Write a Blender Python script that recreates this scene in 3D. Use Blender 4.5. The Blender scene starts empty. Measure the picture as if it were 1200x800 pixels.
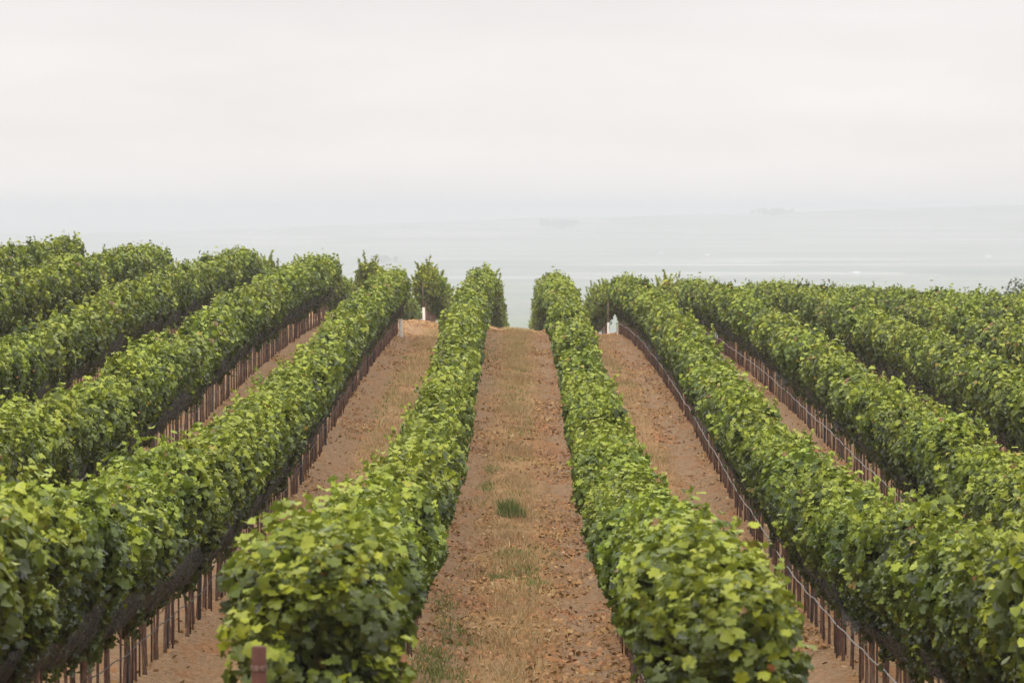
import bpy, math, random
import numpy as np
from mathutils import Vector
random.seed(7)
RNG = np.random.default_rng(11)
R = math.radians
scene = bpy.context.scene
COL = scene.collection

# ------------------------------------------------------------------ camera
FPX = 6667.0            # focal length in pixels of the 1200 wide photograph (200 mm lens)
EYE = 5.0
cam_d = bpy.data.cameras.new('camera')
cam = bpy.data.objects.new('camera', cam_d)
COL.objects.link(cam)
cam_d.sensor_width = 36.0
cam_d.lens = 36.0 * FPX / 1200.0
cam_d.clip_start = 0.5
cam_d.clip_end = 90000
cam.location = (0, 0, EYE)
cam.rotation_euler = (R(90) - math.atan(155 / FPX), 0, math.atan(8 / FPX))
cam_d.dof.use_dof = True
cam_d.dof.focus_distance = 82
cam_d.dof.aperture_fstop = 9.0
scene.camera = cam

# ------------------------------------------------------------------ world: overcast sky
SUN_EL, SUN_AZ = 38, 188
w = bpy.data.worlds.new('World')
scene.world = w
w.use_nodes = True
nt = w.node_tree
for n in list(nt.nodes):
    nt.nodes.remove(n)
def N(tree, typ, **kw):
    n = tree.nodes.new(typ)
    for k, v in kw.items():
        setattr(n, k, v)
    return n
out = N(nt, 'ShaderNodeOutputWorld')
sky = N(nt, 'ShaderNodeTexSky', sky_type='NISHITA', sun_disc=False)
sky.sun_elevation = R(SUN_EL)
sky.sun_rotation = R(SUN_AZ)
bg1 = N(nt, 'ShaderNodeBackground'); bg1.inputs[1].default_value = 0.12
nt.links.new(sky.outputs[0], bg1.inputs[0])
tc = N(nt, 'ShaderNodeTexCoord')
sep = N(nt, 'ShaderNodeSeparateXYZ')
nt.links.new(tc.outputs['Generated'], sep.inputs[0])
ramp = N(nt, 'ShaderNodeValToRGB')          # overcast layer: brighter overhead, as a real overcast sky is
cr = ramp.color_ramp
cr.elements[0].position = 0.0;  cr.elements[0].color = (1.0, 0.965, 0.94, 1)
cr.elements[1].position = 1.0;  cr.elements[1].color = (2.9, 2.88, 2.88, 1)
e = cr.elements.new(0.020); e.color = (0.99, 0.955, 0.935, 1)
e = cr.elements.new(0.042); e.color = (0.84, 0.82, 0.82, 1)
e = cr.elements.new(0.22); e.color = (1.85, 1.82, 1.79, 1)
nt.links.new(sep.outputs[2], ramp.inputs[0])
mp = N(nt, 'ShaderNodeMapping'); mp.inputs['Scale'].default_value = (9, 9, 42)
nt.links.new(tc.outputs['Generated'], mp.inputs[0])
nz = N(nt, 'ShaderNodeTexNoise'); nz.inputs['Scale'].default_value = 1.0
nz.inputs['Detail'].default_value = 4
nt.links.new(mp.outputs[0], nz.inputs['Vector'])
mr = N(nt, 'ShaderNodeMapRange'); mr.inputs[1].default_value = 0.3; mr.inputs[2].default_value = 0.7
mr.inputs[3].default_value = 0.90; mr.inputs[4].default_value = 1.05
nt.links.new(nz.outputs[0], mr.inputs[0])
bg2 = N(nt, 'ShaderNodeBackground')
nt.links.new(ramp.outputs[0], bg2.inputs[0]); nt.links.new(mr.outputs[0], bg2.inputs[1])
mix = N(nt, 'ShaderNodeMixShader'); mix.inputs[0].default_value = 0.94
nt.links.new(bg1.outputs[0], mix.inputs[1]); nt.links.new(bg2.outputs[0], mix.inputs[2])
nt.links.new(mix.outputs[0], out.inputs['Surface'])

# ------------------------------------------------------------------ sun (veiled by cloud)
sun_d = bpy.data.lights.new('sun', 'SUN')
sun_d.energy = 1.5
sun_d.angle = R(18)
sun_d.color = (1.0, 0.95, 0.86)
sun = bpy.data.objects.new('sun', sun_d)
COL.objects.link(sun)
az = R(SUN_AZ)
sdir = Vector((math.sin(az) * math.cos(R(SUN_EL)), math.cos(az) * math.cos(R(SUN_EL)), math.sin(R(SUN_EL))))
sun.rotation_euler = (-sdir).to_track_quat('-Z', 'Y').to_euler()
sun.location = (0, 0, 60)

vs = scene.view_settings
vs.view_transform = 'Standard'; vs.look = 'None'; vs.exposure = 0.0; vs.gamma = 1.0
vs.use_curve_mapping = False
cy = scene.cycles
cy.max_bounces = 8; cy.diffuse_bounces = 3; cy.transmission_bounces = 3; cy.glossy_bounces = 2
cy.volume_bounces = 3; cy.transparent_max_bounces = 10
cy.use_denoising = True
cy.use_adaptive_sampling = True; cy.adaptive_threshold = 0.012

# ------------------------------------------------------------------ helpers
def tag(o, label=None, cat=None, group=None, kind=None):
    if label: o['label'] = label
    if cat: o['category'] = cat
    if group: o['group'] = group
    if kind: o['kind'] = kind
    return o

def mesh_np(name, V, F, mats, attrs=None, midx=None, smooth=True):
    """V (n,3), F (m,k) with k = 3 or 4"""
    V = np.asarray(V, np.float32); F = np.asarray(F, np.int32)
    me = bpy.data.meshes.new(name)
    k = F.shape[1]
    me.vertices.add(len(V)); me.vertices.foreach_set('co', V.ravel())
    me.loops.add(F.size); me.loops.foreach_set('vertex_index', F.ravel())
    me.polygons.add(len(F))
    me.polygons.foreach_set('loop_start', np.arange(0, F.size, k, dtype=np.int32))
    me.polygons.foreach_set('loop_total', np.full(len(F), k, np.int32))
    me.polygons.foreach_set('use_smooth', np.full(len(F), smooth, bool))
    if midx is not None:
        me.polygons.foreach_set('material_index', np.asarray(midx, np.int32))
    me.update(calc_edges=True)
    for an, av in (attrs or {}).items():
        a = me.attributes.new(an, 'FLOAT', 'POINT')
        a.data.foreach_set('value', np.asarray(av, np.float32))
    for m in (mats if isinstance(mats, (list, tuple)) else [mats]):
        me.materials.append(m)
    me.validate()
    return me

def link(name, me, parent=None, loc=(0, 0, 0), rot=(0, 0, 0)):
    o = bpy.data.objects.new(name, me)
    COL.objects.link(o)
    o.location = loc; o.rotation_euler = rot
    if parent: o.parent = parent
    return o

def tube(path, radii, n=6, cap=True):
    """triangulated tube along a path -> V, F"""
    P = np.asarray(path, float); m = len(P)
    if np.isscalar(radii): radii = np.full(m, radii)
    T = np.gradient(P, axis=0); T /= np.linalg.norm(T, axis=1)[:, None] + 1e-9
    ref = np.array([1.0, 0, 0]) if abs(T[0, 0]) < 0.8 else np.array([0, 0, 1.0])
    A = np.cross(T, ref); A /= np.linalg.norm(A, axis=1)[:, None]
    B = np.cross(T, A)
    th = np.linspace(0, 2 * np.pi, n, endpoint=False)
    V = (P[:, None] + (A[:, None] * np.cos(th)[None, :, None] + B[:, None] * np.sin(th)[None, :, None]) * np.asarray(radii)[:, None, None]).reshape(-1, 3)
    i = np.arange(m - 1)[:, None] * n; j = np.arange(n)[None, :]; j2 = (j + 1) % n
    a, b, c, d = i + j, i + j2, i + n + j2, i + n + j
    F = np.concatenate([np.stack([a, b, c], -1).reshape(-1, 3), np.stack([a, c, d], -1).reshape(-1, 3)])
    if cap:
        V = np.concatenate([V, P[:1], P[-1:]])
        k = m * n
        j = np.arange(n); j2 = (j + 1) % n
        F = np.concatenate([F, np.stack([np.full(n, k), j2, j], -1), np.stack([np.full(n, k + 1), (m - 1) * n + j, (m - 1) * n + j2], -1)])
    return V, F

def join(parts):
    Vs, Fs, o = [], [], 0
    for V, F in parts:
        Vs.append(V); Fs.append(np.asarray(F) + o); o += len(V)
    return np.concatenate(Vs), np.concatenate(Fs)

def prism(outline, z0, z1):
    """vertical prism from an xy outline"""
    n = len(outline); O = np.asarray(outline, float)
    V = np.concatenate([np.c_[O, np.full(n, z0)], np.c_[O, np.full(n, z1)], [[*O.mean(0), z0]], [[*O.mean(0), z1]]])
    j = np.arange(n); k = (j + 1) % n
    F = np.concatenate([np.stack([j, k, n + k], -1), np.stack([j, n + k, n + j], -1),
                        np.stack([np.full(n, 2 * n), k, j], -1), np.stack([np.full(n, 2 * n + 1), n + j, n + k], -1)])
    return V, F

# ------------------------------------------------------------------ materials
def new_mat(name):
    m = bpy.data.materials.new(name); m.use_nodes = True
    t = m.node_tree
    for n in list(t.nodes): t.nodes.remove(n)
    o = N(t, 'ShaderNodeOutputMaterial')
    return m, t, o

def rampn(t, stops, src=None):
    r = N(t, 'ShaderNodeValToRGB'); c = r.color_ramp
    while len(c.elements) > 1: c.elements.remove(c.elements[0])
    c.elements[0].position = stops[0][0]; c.elements[0].color = (*stops[0][1], 1)
    for p, col in stops[1:]:
        e = c.elements.new(p); e.color = (*col, 1)
    if src is not None: t.links.new(src, r.inputs[0])
    return r

def mathn(t, op, a, b=None, clamp=False):
    n = N(t, 'ShaderNodeMath', operation=op); n.use_clamp = clamp
    for i, v in enumerate((a, b)):
        if v is None: continue
        if isinstance(v, (int, float)): n.inputs[i].default_value = v
        else: t.links.new(v, n.inputs[i])
    return n.outputs[0]

def mixc(t, f, a, b):
    n = N(t, 'ShaderNodeMix', data_type='RGBA')
    for i, v in ((0, f), (6, a), (7, b)):
        if isinstance(v, (int, float)): n.inputs[i].default_value = v
        elif isinstance(v, tuple): n.inputs[i].default_value = (*v, 1)
        else: t.links.new(v, n.inputs[i])
    return n.outputs[2]

def noise(t, vec, scale, detail=3, rough=0.55):
    n = N(t, 'ShaderNodeTexNoise'); n.inputs['Scale'].default_value = scale
    n.inputs['Detail'].default_value = detail; n.inputs['Roughness'].default_value = rough
    t.links.new(vec, n.inputs['Vector'])
    return n.outputs[0]

def smooth(t, v, a, b):
    n = N(t, 'ShaderNodeMapRange', interpolation_type='SMOOTHSTEP')
    t.links.new(v, n.inputs[0]); n.inputs[1].default_value = a; n.inputs[2].default_value = b
    return n.outputs[0]

def leaf_material(name, stops, back, trans=0.32, rough=0.42):
    m, t, o = new_mat(name)
    at = N(t, 'ShaderNodeAttribute', attribute_name='tone')
    r = rampn(t, stops, at.outputs['Fac'])
    g = N(t, 'ShaderNodeNewGeometry')
    tcn = N(t, 'ShaderNodeTexCoord')
    nn = noise(t, tcn.outputs['Object'], 30, 2)
    c = mixc(t, mathn(t, 'MULTIPLY', smooth(t, nn, .35, .75), .22), r.outputs[0], tuple(x * .55 for x in back))
    pn = noise(t, g.outputs['Position'], .55, 3, .6)
    hs = N(t, 'ShaderNodeHueSaturation'); t.links.new(c, hs.inputs['Color'])
    mv = N(t, 'ShaderNodeMapRange'); t.links.new(pn, mv.inputs[0]); mv.inputs[1].default_value = .3; mv.inputs[2].default_value = .7; mv.inputs[3].default_value = .78; mv.inputs[4].default_value = 1.2
    t.links.new(mv.outputs[0], hs.inputs['Value'])
    mh = N(t, 'ShaderNodeMapRange'); t.links.new(noise(t, g.outputs['Position'], .23, 2), mh.inputs[0]); mh.inputs[1].default_value = .3; mh.inputs[2].default_value = .7; mh.inputs[3].default_value = .486; mh.inputs[4].default_value = .516
    t.links.new(mh.outputs[0], hs.inputs['Hue'])
    c = hs.outputs[0]
    c2 = mixc(t, mathn(t, 'MULTIPLY', g.outputs['Backfacing'], 0.65), c, back)
    p = N(t, 'ShaderNodeBsdfPrincipled')
    t.links.new(c2, p.inputs['Base Color']); p.inputs['Roughness'].default_value = rough
    p.inputs['Specular IOR Level'].default_value = 0.27
    tr = N(t, 'ShaderNodeBsdfTranslucent')
    c3 = mixc(t, 0.4, c, (0.22, 0.28, 0.015))
    t.links.new(c3, tr.inputs[0])
    mx = N(t, 'ShaderNodeMixShader'); mx.inputs[0].default_value = trans
    t.links.new(p.outputs[0], mx.inputs[1]); t.links.new(tr.outputs[0], mx.inputs[2])
    t.links.new(mx.outputs[0], o.inputs[0])
    return m

M = {}
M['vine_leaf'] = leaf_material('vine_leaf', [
    (0.0, (0.012, 0.018, 0.003)), (0.32, (0.034, 0.050, 0.005)), (0.60, (0.092, 0.124, 0.009)),  # darkest stops also paint the deep shade inside the canopy
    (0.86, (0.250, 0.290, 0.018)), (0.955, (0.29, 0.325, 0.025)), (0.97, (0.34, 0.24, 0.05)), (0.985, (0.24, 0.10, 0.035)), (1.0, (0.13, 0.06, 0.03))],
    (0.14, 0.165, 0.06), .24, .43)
M['tree_leaf'] = leaf_material('tree_leaf', [(0.0, (0.022, 0.032, 0.016)), (1.0, (0.05, 0.065, 0.03))], (0.05, 0.07, 0.04), .15)
M['weed_leaf'] = leaf_material('weed_leaf', [(0.0, (0.10, 0.14, 0.03)), (0.5, (0.20, 0.235, 0.06)), (1.0, (0.42, 0.37, 0.15))], (0.11, 0.15, 0.05), .25, .6)
M['dry_grass'] = leaf_material('dry_grass', [(0.0, (0.30, 0.18, 0.085)), (0.6, (0.47, 0.31, 0.155)), (0.9, (0.60, 0.47, 0.28)), (1.0, (0.26, 0.26, 0.09))], (0.36, 0.25, 0.13), .2, .8)
M['dead_leaf'] = leaf_material('dead_leaf', [(0.0, (0.19, 0.10, 0.05)), (0.5, (0.38, 0.19, 0.08)), (0.8, (0.48, 0.27, 0.12)), (1.0, (0.55, 0.40, 0.22))], (0.24, 0.13, 0.06), .1, .8)

def plain(name, stops, scale=8, rough=.85, spec=.3, metal=0, bump=0, coord='Object', stretch=(1, 1, 1)):
    m, t, o = new_mat(name)
    tcn = N(t, 'ShaderNodeTexCoord')
    mpn = N(t, 'ShaderNodeMapping'); mpn.inputs['Scale'].default_value = stretch
    t.links.new(tcn.outputs[coord], mpn.inputs[0])
    nn = noise(t, mpn.outputs[0], scale, 4, .65)
    oi = N(t, 'ShaderNodeObjectInfo')
    f = mathn(t, 'ADD', mathn(t, 'MULTIPLY', smooth(t, nn, .25, .75), .7), mathn(t, 'MULTIPLY', oi.outputs['Random'], .3))
    r = rampn(t, stops, f)
    p = N(t, 'ShaderNodeBsdfPrincipled')
    t.links.new(r.outputs[0], p.inputs['Base Color'])
    p.inputs['Roughness'].default_value = rough; p.inputs['Metallic'].default_value = metal
    p.inputs['Specular IOR Level'].default_value = spec
    if bump:
        b = N(t, 'ShaderNodeBump'); b.inputs['Strength'].default_value = bump; b.inputs['Distance'].default_value = .01
        t.links.new(nn, b.inputs['Height']); t.links.new(b.outputs[0], p.inputs['Normal'])
    t.links.new(p.outputs[0], o.inputs[0])
    return m
M['bark'] = plain('vine_bark', [(0, (.05, .03, .022)), (.5, (.15, .088, .064)), (1, (.27, .18, .14))], 22, .95, .1, 0, .6, stretch=(3, 3, .5))
M['tree_bark'] = plain('tree_bark', [(0, (.05, .04, .03)), (1, (.12, .10, .08))], 6, .95, .1)
M['stake'] = plain('stake_metal', [(0, (.05, .032, .026)), (.6, (.12, .068, .05)), (1, (.22, .15, .12))], 12, .7, .3)
M['post'] = plain('post_metal', [(0, (.055, .052, .055)), (.6, (.11, .10, .10)), (1, (.18, .13, .11))], 9, .55, .4, .3)
M['rust'] = plain('rusty_steel', [(0, (.026, .009, .006)), (.5, (.055, .018, .011)), (1, (.085, .032, .020))], 14, .75, .3, 0, .3)
M['wire'] = plain('wire_metal', [(0, (.20, .19, .19)), (1, (.32, .31, .30))], 9, .5, .4, .4)
M['white'] = plain('white_plastic', [(0, (.62, .58, .52)), (1, (.80, .77, .71))], 7, .6, .3)
M['hose'] = plain('hose_plastic', [(0, (.24, .21, .19)), (.5, (.33, .30, .28)), (1, (.42, .40, .38))], 3, .6, .3)
M['hose_dark'] = plain('dark_hose_plastic', [(0, (.03, .028, .027)), (1, (.06, .055, .05))], 3, .6, .3)
M['shed'] = plain('shed_white', [(0, (.48, .49, .50)), (1, (.60, .60, .60))], .05, .6, .3)
M['shed_roof'] = plain('shed_roof', [(0, (.5, .5, .52)), (1, (.62, .62, .62))], .05, .5, .3)

# black bird netting: holes let the light through
m, t, o = new_mat('bird_netting')
tcn = N(t, 'ShaderNodeTexCoord')
n1 = noise(t, tcn.outputs['Object'], 9, 4, .7)
n2 = noise(t, tcn.outputs['Object'], 55, 2, .6)
fac = mathn(t, 'ADD', mathn(t, 'MULTIPLY', smooth(t, n1, .35, .68), .50), mathn(t, 'MULTIPLY', smooth(t, n2, .4, .6), .56))
p = N(t, 'ShaderNodeBsdfPrincipled')
p.inputs['Base Color'].default_value = (.034, .028, .025, 1); p.inputs['Roughness'].default_value = .8
tb = N(t, 'ShaderNodeBsdfTransparent')
mx = N(t, 'ShaderNodeMixShader')
t.links.new(fac, mx.inputs[0]); t.links.new(p.outputs[0], mx.inputs[1]); t.links.new(tb.outputs[0], mx.inputs[2])
t.links.new(mx.outputs[0], o.inputs[0]); M['net'] = m

# vineyard soil
m, t, o = new_mat('vineyard_soil')
tcn = N(t, 'ShaderNodeTexCoord'); ob = tcn.outputs['Object']
sx = N(t, 'ShaderNodeSeparateXYZ'); t.links.new(ob, sx.inputs[0])
wob = noise(t, ob, .35, 3)
wob2 = noise(t, ob, 3.0, 3, .6)
u = mathn(t, 'SUBTRACT', mathn(t, 'FLOORED_MODULO', mathn(t, 'ADD', sx.outputs[0], 1.22), 2.44), 1.22)
u = mathn(t, 'ADD', u, mathn(t, 'MULTIPLY', mathn(t, 'SUBTRACT', wob, .5), .35))
u = mathn(t, 'ADD', u, mathn(t, 'MULTIPLY', mathn(t, 'SUBTRACT', wob2, .5), .45))
fine = noise(t, ob, 14, 6, .7)
mpn = N(t, 'ShaderNodeMapping'); mpn.inputs['Scale'].default_value = (2.2, .55, 1); t.links.new(ob, mpn.inputs[0])
patch = noise(t, mpn.outputs[0], 1.0, 5, .65)
soil = rampn(t, [(.30, (.14, .076, .036)), (.50, (.265, .153, .073)), (.68, (.39, .245, .126))], fine).outputs[0]
pale = rampn(t, [(.30, (.20, .122, .068)), (.55, (.305, .193, .110)), (.7, (.39, .258, .155))], fine).outputs[0]
straw = rampn(t, [(.28, (.22, .125, .052)), (.5, (.37, .225, .10)), (.7, (.50, .335, .17))], fine).outputs[0]
orange = rampn(t, [(.3, (.17, .075, .03)), (.55, (.34, .155, .06)), (.72, (.45, .23, .09))], fine).outputs[0]
c = mixc(t, mathn(t, 'MULTIPLY', mathn(t, 'MULTIPLY', smooth(t, u, .48, .66), mathn(t, 'SUBTRACT', 1.0, smooth(t, u, .98, 1.15))), .95), soil, pale)
c = mixc(t, mathn(t, 'MULTIPLY', mathn(t, 'SUBTRACT', 1.0, smooth(t, u, -.75, -.55)), .6), c, pale)
st = mathn(t, 'MULTIPLY', smooth(t, u, -.68, -.38), mathn(t, 'SUBTRACT', 1.0, smooth(t, u, .28, .52)))
c = mixc(t, mathn(t, 'MULTIPLY', st, mathn(t, 'ADD', .25, mathn(t, 'MULTIPLY', smooth(t, patch, .38, .6), .6))), c, straw)
mo = N(t, 'ShaderNodeMapping'); mo.inputs['Location'].default_value = (31, 7, 0); mo.inputs['Scale'].default_value = (1.6, .35, 1); t.links.new(ob, mo.inputs[0])
pch2 = noise(t, mo.outputs[0], 1.0, 5, .7)
c = mixc(t, mathn(t, 'MULTIPLY', smooth(t, pch2, .5, .66), .75), c, orange)
md = N(t, 'ShaderNodeMapping'); md.inputs['Scale'].default_value = (3.5, 1.4, 1); t.links.new(ob, md.inputs[0])
dk = noise(t, md.outputs[0], 2.2, 6, .75)
c = mixc(t, mathn(t, 'MULTIPLY', smooth(t, dk, .54, .72), .35), c, (.12, .07, .04))
c = mixc(t, mathn(t, 'MULTIPLY', smooth(t, dk, .50, .30), .35), c, (.46, .33, .20))
mf = N(t, 'ShaderNodeMapping'); mf.inputs['Scale'].default_value = (34, 6.5, 1); t.links.new(ob, mf.inputs[0])
gr = noise(t, mf.outputs[0], 1, 4, .7)
c = mixc(t, mathn(t, 'MULTIPLY', smooth(t, gr, .54, .70), .55), c, (.13, .072, .038))
c = mixc(t, mathn(t, 'MULTIPLY', smooth(t, gr, .46, .30), .5), c, (.46, .29, .15))
p = N(t, 'ShaderNodeBsdfPrincipled'); p.inputs['Roughness'].default_value = .95; p.inputs['Specular IOR Level'].default_value = .1
t.links.new(c, p.inputs['Base Color'])
b = N(t, 'ShaderNodeBump'); b.inputs['Strength'].default_value = .8; b.inputs['Distance'].default_value = .04
t.links.new(fine, b.inputs['Height']); t.links.new(b.outputs[0], p.inputs['Normal'])
t.links.new(p.outputs[0], o.inputs[0]); M['soil'] = m

# valley fields
m, t, o = new_mat('valley_fields')
tcn = N(t, 'ShaderNodeTexCoord'); ob = tcn.outputs['Object']
mpn = N(t, 'ShaderNodeMapping'); mpn.inputs['Scale'].default_value = (1 / 420., 1 / 230., 1); mpn.inputs['Rotation'].default_value = (0, 0, R(4)); t.links.new(ob, mpn.inputs[0])
vo = N(t, 'ShaderNodeTexVoronoi', distance='CHEBYCHEV'); vo.inputs['Scale'].default_value = 1; vo.inputs['Randomness'].default_value = .8
t.links.new(mpn.outputs[0], vo.inputs['Vector'])
sc_ = N(t, 'ShaderNodeSeparateColor'); t.links.new(vo.outputs['Color'], sc_.inputs[0])
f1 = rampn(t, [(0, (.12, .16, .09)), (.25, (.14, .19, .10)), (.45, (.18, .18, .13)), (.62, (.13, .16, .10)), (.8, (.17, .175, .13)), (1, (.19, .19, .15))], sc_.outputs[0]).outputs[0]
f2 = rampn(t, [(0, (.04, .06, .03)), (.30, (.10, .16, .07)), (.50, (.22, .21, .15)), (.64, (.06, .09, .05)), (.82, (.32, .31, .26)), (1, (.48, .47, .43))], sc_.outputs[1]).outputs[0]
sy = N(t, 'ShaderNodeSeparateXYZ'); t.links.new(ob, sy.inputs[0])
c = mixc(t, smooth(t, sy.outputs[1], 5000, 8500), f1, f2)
mp2 = N(t, 'ShaderNodeMapping'); mp2.inputs['Scale'].default_value = (1 / 900., 1 / 260., 1); t.links.new(ob, mp2.inputs[0])
big = noise(t, mp2.outputs[0], 1, 4)
c = mixc(t, mathn(t, 'MULTIPLY', smooth(t, big, .52, .62), .6), c, (.12, .15, .10))
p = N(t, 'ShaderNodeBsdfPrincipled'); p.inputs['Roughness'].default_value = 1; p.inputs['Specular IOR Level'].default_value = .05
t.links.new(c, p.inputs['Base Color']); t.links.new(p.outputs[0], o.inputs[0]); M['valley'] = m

# ------------------------------------------------------------------ terrain
D_TAB = [-80, 0, 15, 27, 32.5, 40, 48, 53, 61, 70, 78, 88, 100, 115, 130, 150, 170, 190, 205, 218, 230, 278, 350, 444, 600, 900, 1000, 1400]
A_TAB = [-3.5, 1.65, 2.7, 3.5, 3.9, 4.25, 4.55, 4.7, 4.92, 5.05, 5.1, 5.05, 4.95, 4.62, 4.38, 4.2, 4.12, 4.2, 4.38, 4.65, 4.97, 6.5, 8.8, 11.8, 25, 70, 80.6, 80.6]
X_TAB = [-40, -16, -11, -6.1, -3.66, 0, 3.66, 6.1, 8.5, 13.4, 16, 40]
G_D = [0, 33, 61, 80, 100, 130, 200, 300, 700]
G_TAB = np.array([
    [-1.2, -.6, -.45, -.25, -.15, 0, .2, .25, .25, .3, .3, .5],
    [-1.2, -.6, -.45, -.25, -.15, 0, .2, .25, .25, .3, .3, .5],
    [-2, -1.1, -.8, -.45, -.12, 0, .28, .2, .1, 0, 0, 0],
    [-2.4, -1.3, -.95, -.55, -.3, 0, .18, 0, -.08, -.15, -.2, -.3],
    [-2.6, -1.4, -1.0, -.6, -.32, 0, .1, -.1, -.15, -.2, -.2, -.3],
    [-2.8, -1.5, -1.05, -.55, -.35, 0, .15, .15, .15, .2, .2, .3],
    [-2.8, -1.3, -.95, -.58, -.3, 0, .2, .25, .35, .6, .8, 1.5],
    [-2.8, -1.3, -.95, -.58, -.3, 0, .2, .25, .35, .6, .8, 1.5],
    [0] * 12])
GD = np.arange(-80, 1402, 2.0); GX = np.arange(-40, 40.01, .5)
ga = np.interp(GD, D_TAB, A_TAB)
gx = np.stack([np.interp(GX, X_TAB, r) for r in G_TAB])
gg = np.stack([np.interp(GD, G_D, gx[:, j]) for j in range(len(GX))], 1)
GRID = ga[:, None] + gg
def blur(a, ax, n, it):
    for _ in range(it):
        pad = [(0, 0), (0, 0)]; pad[ax] = (n, n)
        b = np.pad(a, pad, mode='edge'); c = np.cumsum(b, axis=ax)
        c = np.insert(c, 0, 0, axis=ax)
        L = a.shape[ax]; k = 2 * n + 1
        a = (np.take(c, np.arange(k, k + L), axis=ax) - np.take(c, np.arange(0, L), axis=ax)) / k
    return a
GRID = blur(blur(GRID, 0, 3, 2), 1, 3, 2)
def gz(x, y):
    x = np.clip(np.asarray(x, float), GX[0], GX[-1] - 1e-3); y = np.clip(np.asarray(y, float), GD[0], GD[-1] - 1e-3)
    i = (y - GD[0]) / 2; j = (x - GX[0]) / .5
    i0 = np.floor(i).astype(int); j0 = np.floor(j).astype(int); a = i - i0; b = j - j0
    return EYE - ((GRID[i0, j0] * (1 - b) + GRID[i0, j0 + 1] * b) * (1 - a) + (GRID[i0 + 1, j0] * (1 - b) + GRID[i0 + 1, j0 + 1] * b) * a)

def grid_mesh(xs, ys, zf):
    X, Y = np.meshgrid(xs, ys)
    V = np.stack([X, Y, zf(X, Y)], -1).reshape(-1, 3)
    nx, ny = len(xs), len(ys)
    i = np.arange(ny - 1)[:, None] * nx; j = np.arange(nx - 1)[None]
    F = np.stack([i + j, i + j + 1, i + nx + j + 1, i + nx + j], -1).reshape(-1, 4)
    return V, F

def vnoise(x, y, seed=0):
    """cheap value noise"""
    def h(i, j):
        v = np.sin(i * 127.1 + j * 311.7 + seed * 74.7) * 43758.5453
        return v - np.floor(v)
    i = np.floor(x); j = np.floor(y); a = x - i; b = y - j
    a = a * a * (3 - 2 * a); b = b * b * (3 - 2 * b)
    return (h(i, j) * (1 - a) + h(i + 1, j) * a) * (1 - b) + (h(i, j + 1) * (1 - a) + h(i + 1, j + 1) * a) * b

def lane_u(x):
    return (x + 1.22) % 2.44 - 1.22
def relief(x, y):
    u = lane_u(x)
    r = .05 * np.exp(-((np.abs(u) - 1.22) / .28) ** 2) - .045 * np.exp(-((u - .72) / .22) ** 2) - .04 * np.exp(-((u + .72) / .2) ** 2)
    r = r + .08 * (vnoise(x * 2.2, y * 1.1, 1) - .5) + .08 * (vnoise(x * 5, y * 2.2, 2) - .5) * (.4 + .6 * (np.abs(u) > .45))
    return r * np.clip((y + 5) / 10, 0, 1) * np.clip((260 - y) / 20, 0, 1)
xs = np.concatenate([-np.geomspace(4000, 26, 26), np.arange(-25, -10, .5), np.arange(-10, 10, .12), np.arange(10, 25, .5), np.geomspace(26, 4000, 26)])
ys = np.concatenate([np.arange(-80, 0, 4.), np.arange(0, 260, .4), np.geomspace(261, 1390, 60)])
V, F = grid_mesh(xs, ys, lambda x, y: gz(x, y) + relief(x, y))
tag(link('ground', mesh_np('ground', V, F, M['soil'])), 'brown dirt lanes with straw and bare soil between the vine rows', 'ground', kind='structure')
VZ = -75.0
xs = np.concatenate([-np.geomspace(26000, 50, 30), np.geomspace(50, 26000, 30)])
ys = np.concatenate([np.geomspace(700, 44000, 60)])
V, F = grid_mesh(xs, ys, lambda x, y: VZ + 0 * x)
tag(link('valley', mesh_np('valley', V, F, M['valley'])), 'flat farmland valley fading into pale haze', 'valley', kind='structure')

xs = np.linspace(-12000, 12000, 121); ys = np.linspace(9500, 16000, 40)
def hill(x, y):
    e = np.clip((y - 9500) / 2500, 0, 1); e = e * e * (3 - 2 * e); b = np.clip((16000 - y) / 2500, 0, 1)
    side = .30 + .70 * np.clip((x + 900) / 1900, 0, 1)
    return VZ - 1 + e * b * (86 * side + 9 * (vnoise(x / 420, y / 900, 21) - .5) + 5 * (vnoise(x / 130, y / 400, 22) - .5))
V, F = grid_mesh(xs, ys, hill)
tag(link('hills', mesh_np('hills', V, F, M['valley'])), 'low far hills almost lost in the haze', 'hills', kind='structure')

# ------------------------------------------------------------------ leaves
def template(kind):
    if kind == 'full':
        half = [(0, .02), (.20, -.18), (.46, -.08), (.41, .12), (.62, .34), (.52, .50), (.34, .52), (.30, .74)]
        pts = half + [(0, .92)] + [(-x, y) for x, y in half[:0:-1]]
        P = np.array(pts + [(0, .36)]); n = len(pts)
        F = np.array([(n, i, (i + 1) % n) for i in range(n)])
    elif kind == 'mid':
        pts = [(0, -.02), (.42, -.10), (.55, .40), (.25, .68), (0, .95), (-.25, .68), (-.55, .40), (-.42, -.10)]
        P = np.array(pts + [(0, .36)]); n = len(pts)
        F = np.array([(n, i, (i + 1) % n) for i in range(n)])
    else:
        P = np.array([(0, -.05), (.5, .12), (.36, .62), (0, .95), (-.36, .62), (-.5, .12)])
        F = np.array([(0, 1, 2), (0, 2, 3), (0, 3, 4), (0, 4, 5)])
    P = np.c_[P - [0, .36], np.zeros(len(P))]
    return P, F

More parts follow.
